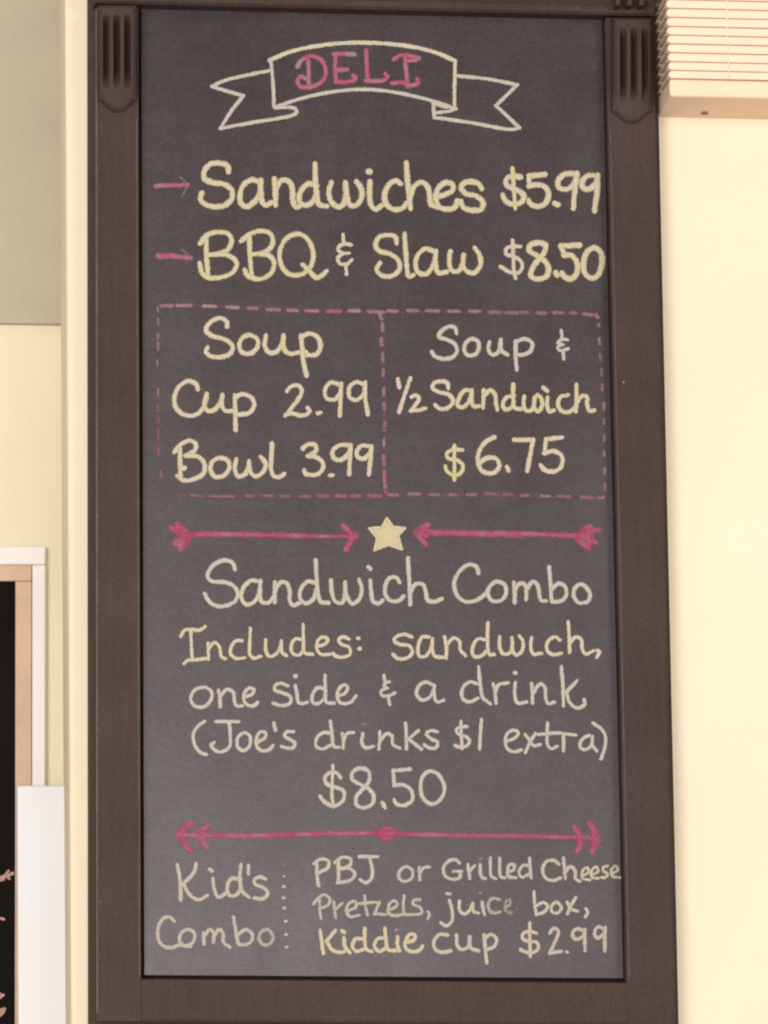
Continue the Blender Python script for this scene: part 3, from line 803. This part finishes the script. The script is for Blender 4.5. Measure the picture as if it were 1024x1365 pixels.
def slat(y0, y1, name, mat, inset, depth, tip, rim=True):
    xa = P(893.0 - (130 - y1) * 0.035, y1, YB)
    za, zb2 = P(960, y0, YB).z, P(960, y1, YB).z
    xl_ = xa.x
    h = za - zb2 - inset
    bm = bmesh.new()
    yb = YB + depth
    zt_, zb_ = za - inset / 2, za - inset / 2 - h
    r = h * 0.16
    prof = [(YB + r, zt_), (YB + r * .3, zt_ - r * .3), (YB, zt_ - r), (YB, zb_ + r), (YB + r * .3, zb_ + r * .3), (YB + r, zb_)]
    if rim:      # turned-down front and rear lips with a thin web between them
        zm, t = (zt_ + zb_) / 2, h * 0.14
        prof += [(YB + .010, zb_), (YB + .013, zm - t), (yb - .022, zm - t), (yb - .019, zm - h * .34), (yb, zm - h * .34),
                 (yb, zm + h * .34), (yb - .019, zm + h * .34), (yb - .022, zm + t), (YB + .013, zm + t), (YB + .010, zt_)]
    else:
        prof += [(yb, zb_), (yb, zt_)]
    rings = []
    for dx, sc_ in ((0.0, 0.45), (tip * .35, 0.8), (tip, 1.0), (xr - xl_, 1.0)):
        zc_ = za - inset / 2 - h / 2
        jit = random.uniform(-.0006, .0006) if dx > tip else 0
        rings.append([bm.verts.new((xl_ + dx, YB + (y - YB) + (1 - sc_) * 0.004, zc_ + (z - zc_) * (sc_ if sc_ < 1 else 1) + jit)) for y, z in prof])
    n = len(prof)
    for a_, b_ in zip(rings, rings[1:]):
        for i in range(n):
            bm.faces.new((a_[i], a_[(i + 1) % n], b_[(i + 1) % n], b_[i]))
    bm.faces.new(rings[0])
    bm.faces.new(rings[-1][::-1])
    return link(name, bm, mat, blind)


for i in range(len(lines) - 1):
    slat(lines[i], lines[i + 1], 'slat', M_blind, 0.0009, 0.086, 0.004)
slat(105.5, 129.5, 'bottom_rail', M_rail, 0.0006, 0.0905, 0.002, False)
pz = P(960, -59, YB).z
link('head_rail', bm_box((P(890, -60, YB).x, YB - 0.004, pz + 0.0005), (xr + 0.004, Y_WALL + 0.001, pz + 0.06), 0.003), M_blind, blind)
for px in (967, 1180):
    a_, b_ = P(px, -59, YB), P(px + 1, 106, YB)
    bm = bmesh.new()
    bmesh.ops.create_cone(bm, cap_ends=True, segments=8, radius1=0.0011, radius2=0.0011, depth=(a_.z - b_.z))
    for v in bm.verts:
        v.co += Vector((a_.x, YB + 0.0004, (a_.z + b_.z) / 2))
    link('ladder_cord', bm, M_cord, blind, True)
c = P(958, 130, YB)
bm = bmesh.new()
bmesh.ops.create_cone(bm, cap_ends=True, segments=12, radius1=0.0032, radius2=0.0026, depth=0.003)
for v in bm.verts:
    v.co.x *= 1.5; v.co.y *= 1.2
    v.co += Vector((c.x - 0.004, YB + 0.066, P(960, 129.5, YB).z - 0.0003))
link('cord_plug', bm, M_plug, blind, True)

# ------------------------------------------------------------------ framed blackboard on the recessed wall
YC = Y_BACK - 0.009
fb = empty('framed_blackboard', P(-120, 1600, Y_BACK))
tag(fb, 'black board with faded pink chalk blossoms in a tan frame and white casing', 'blackboard')
XL, YBOT = -330, 1640


def ring(name, mat, x0, x1, y0, y1, tl, tt, yf, yb_, bev):
    """four pieces of one surround; outer pixels x0..x1, y0..y1, widths tl (sides) and tt (top, bottom)"""
    for q in ([(x0, y0), (x1, y0), (x1 - 0.3, y0 + tt), (x0, y0 + tt)], [(x0, y1 - tt), (x1, y1 - tt), (x1, y1), (x0, y1)],
              [(x1 - tl, y0 + tt + .3), (x1, y0 + tt + .3), (x1 - 1.5, y1 - tt - .3), (x1 - tl - 1.0, y1 - tt - .3)], [(x0, y0 + tt + .3), (x0 + tl, y0 + tt + .3), (x0 + tl, y1 - tt - .3), (x0, y1 - tt - .3)]):
        link(name, bm_prism(q, yf, yb_, bev, 2), mat, fb)


ring('casing', M_white, XL - 40, 61, 728, YBOT + 40, 18, 24.5, YC - 0.004, Y_BACK + 0.001, 0.002)
ring('frame_strip', M_tan, XL - 21, 42.5, 753, YBOT + 15, 22, 21.5, YC, Y_BACK + 0.001, 0.0015)
bp = link('board_panel', bm_prism([(XL, 775), (21, 775), (22.5, YBOT - 8), (XL, YBOT - 8)], YC + 0.005, Y_BACK + 0.001), M_black, fb)
S8 = 1365 / 335
fl = Chalk(YC + 0.005)
for st, wd in (('-5,575 15,565 40,560 68,548', 5.5), ('20,570 45,535', 4.5), ('30,560 50,575', 4.5), ('-20,590 20,580', 4), ('-10,790 20,796', 4.5), ('-10,1200 15,1210', 5), ('0,1222 18,1208', 4),
               ('-8,1295 22,1285', 6), ('0,1320 20,1300', 4.5), ('-30,1240 -5,1300', 4)):
    for s in parse(st):
        fl.stroke([(x / S8, 1030 + y / S8) for x, y in s], wd, random.random() * .6, .9)
fl.build('chalk_blossom', M_blossom, bp, 'faded pink blossom petals in chalk')

# white panel standing in front of the casing
wp = bm_prism([(22.5, 1047), (150, 1047), (150, 1500), (24.5, 1500)], Y_BACK - 0.060, Y_BACK - 0.0128, 0.003, 3)
o = link('white_panel', wp, M_sheet)
tag(o, 'plain white upright panel in front of the tan framed blackboard', 'panel')
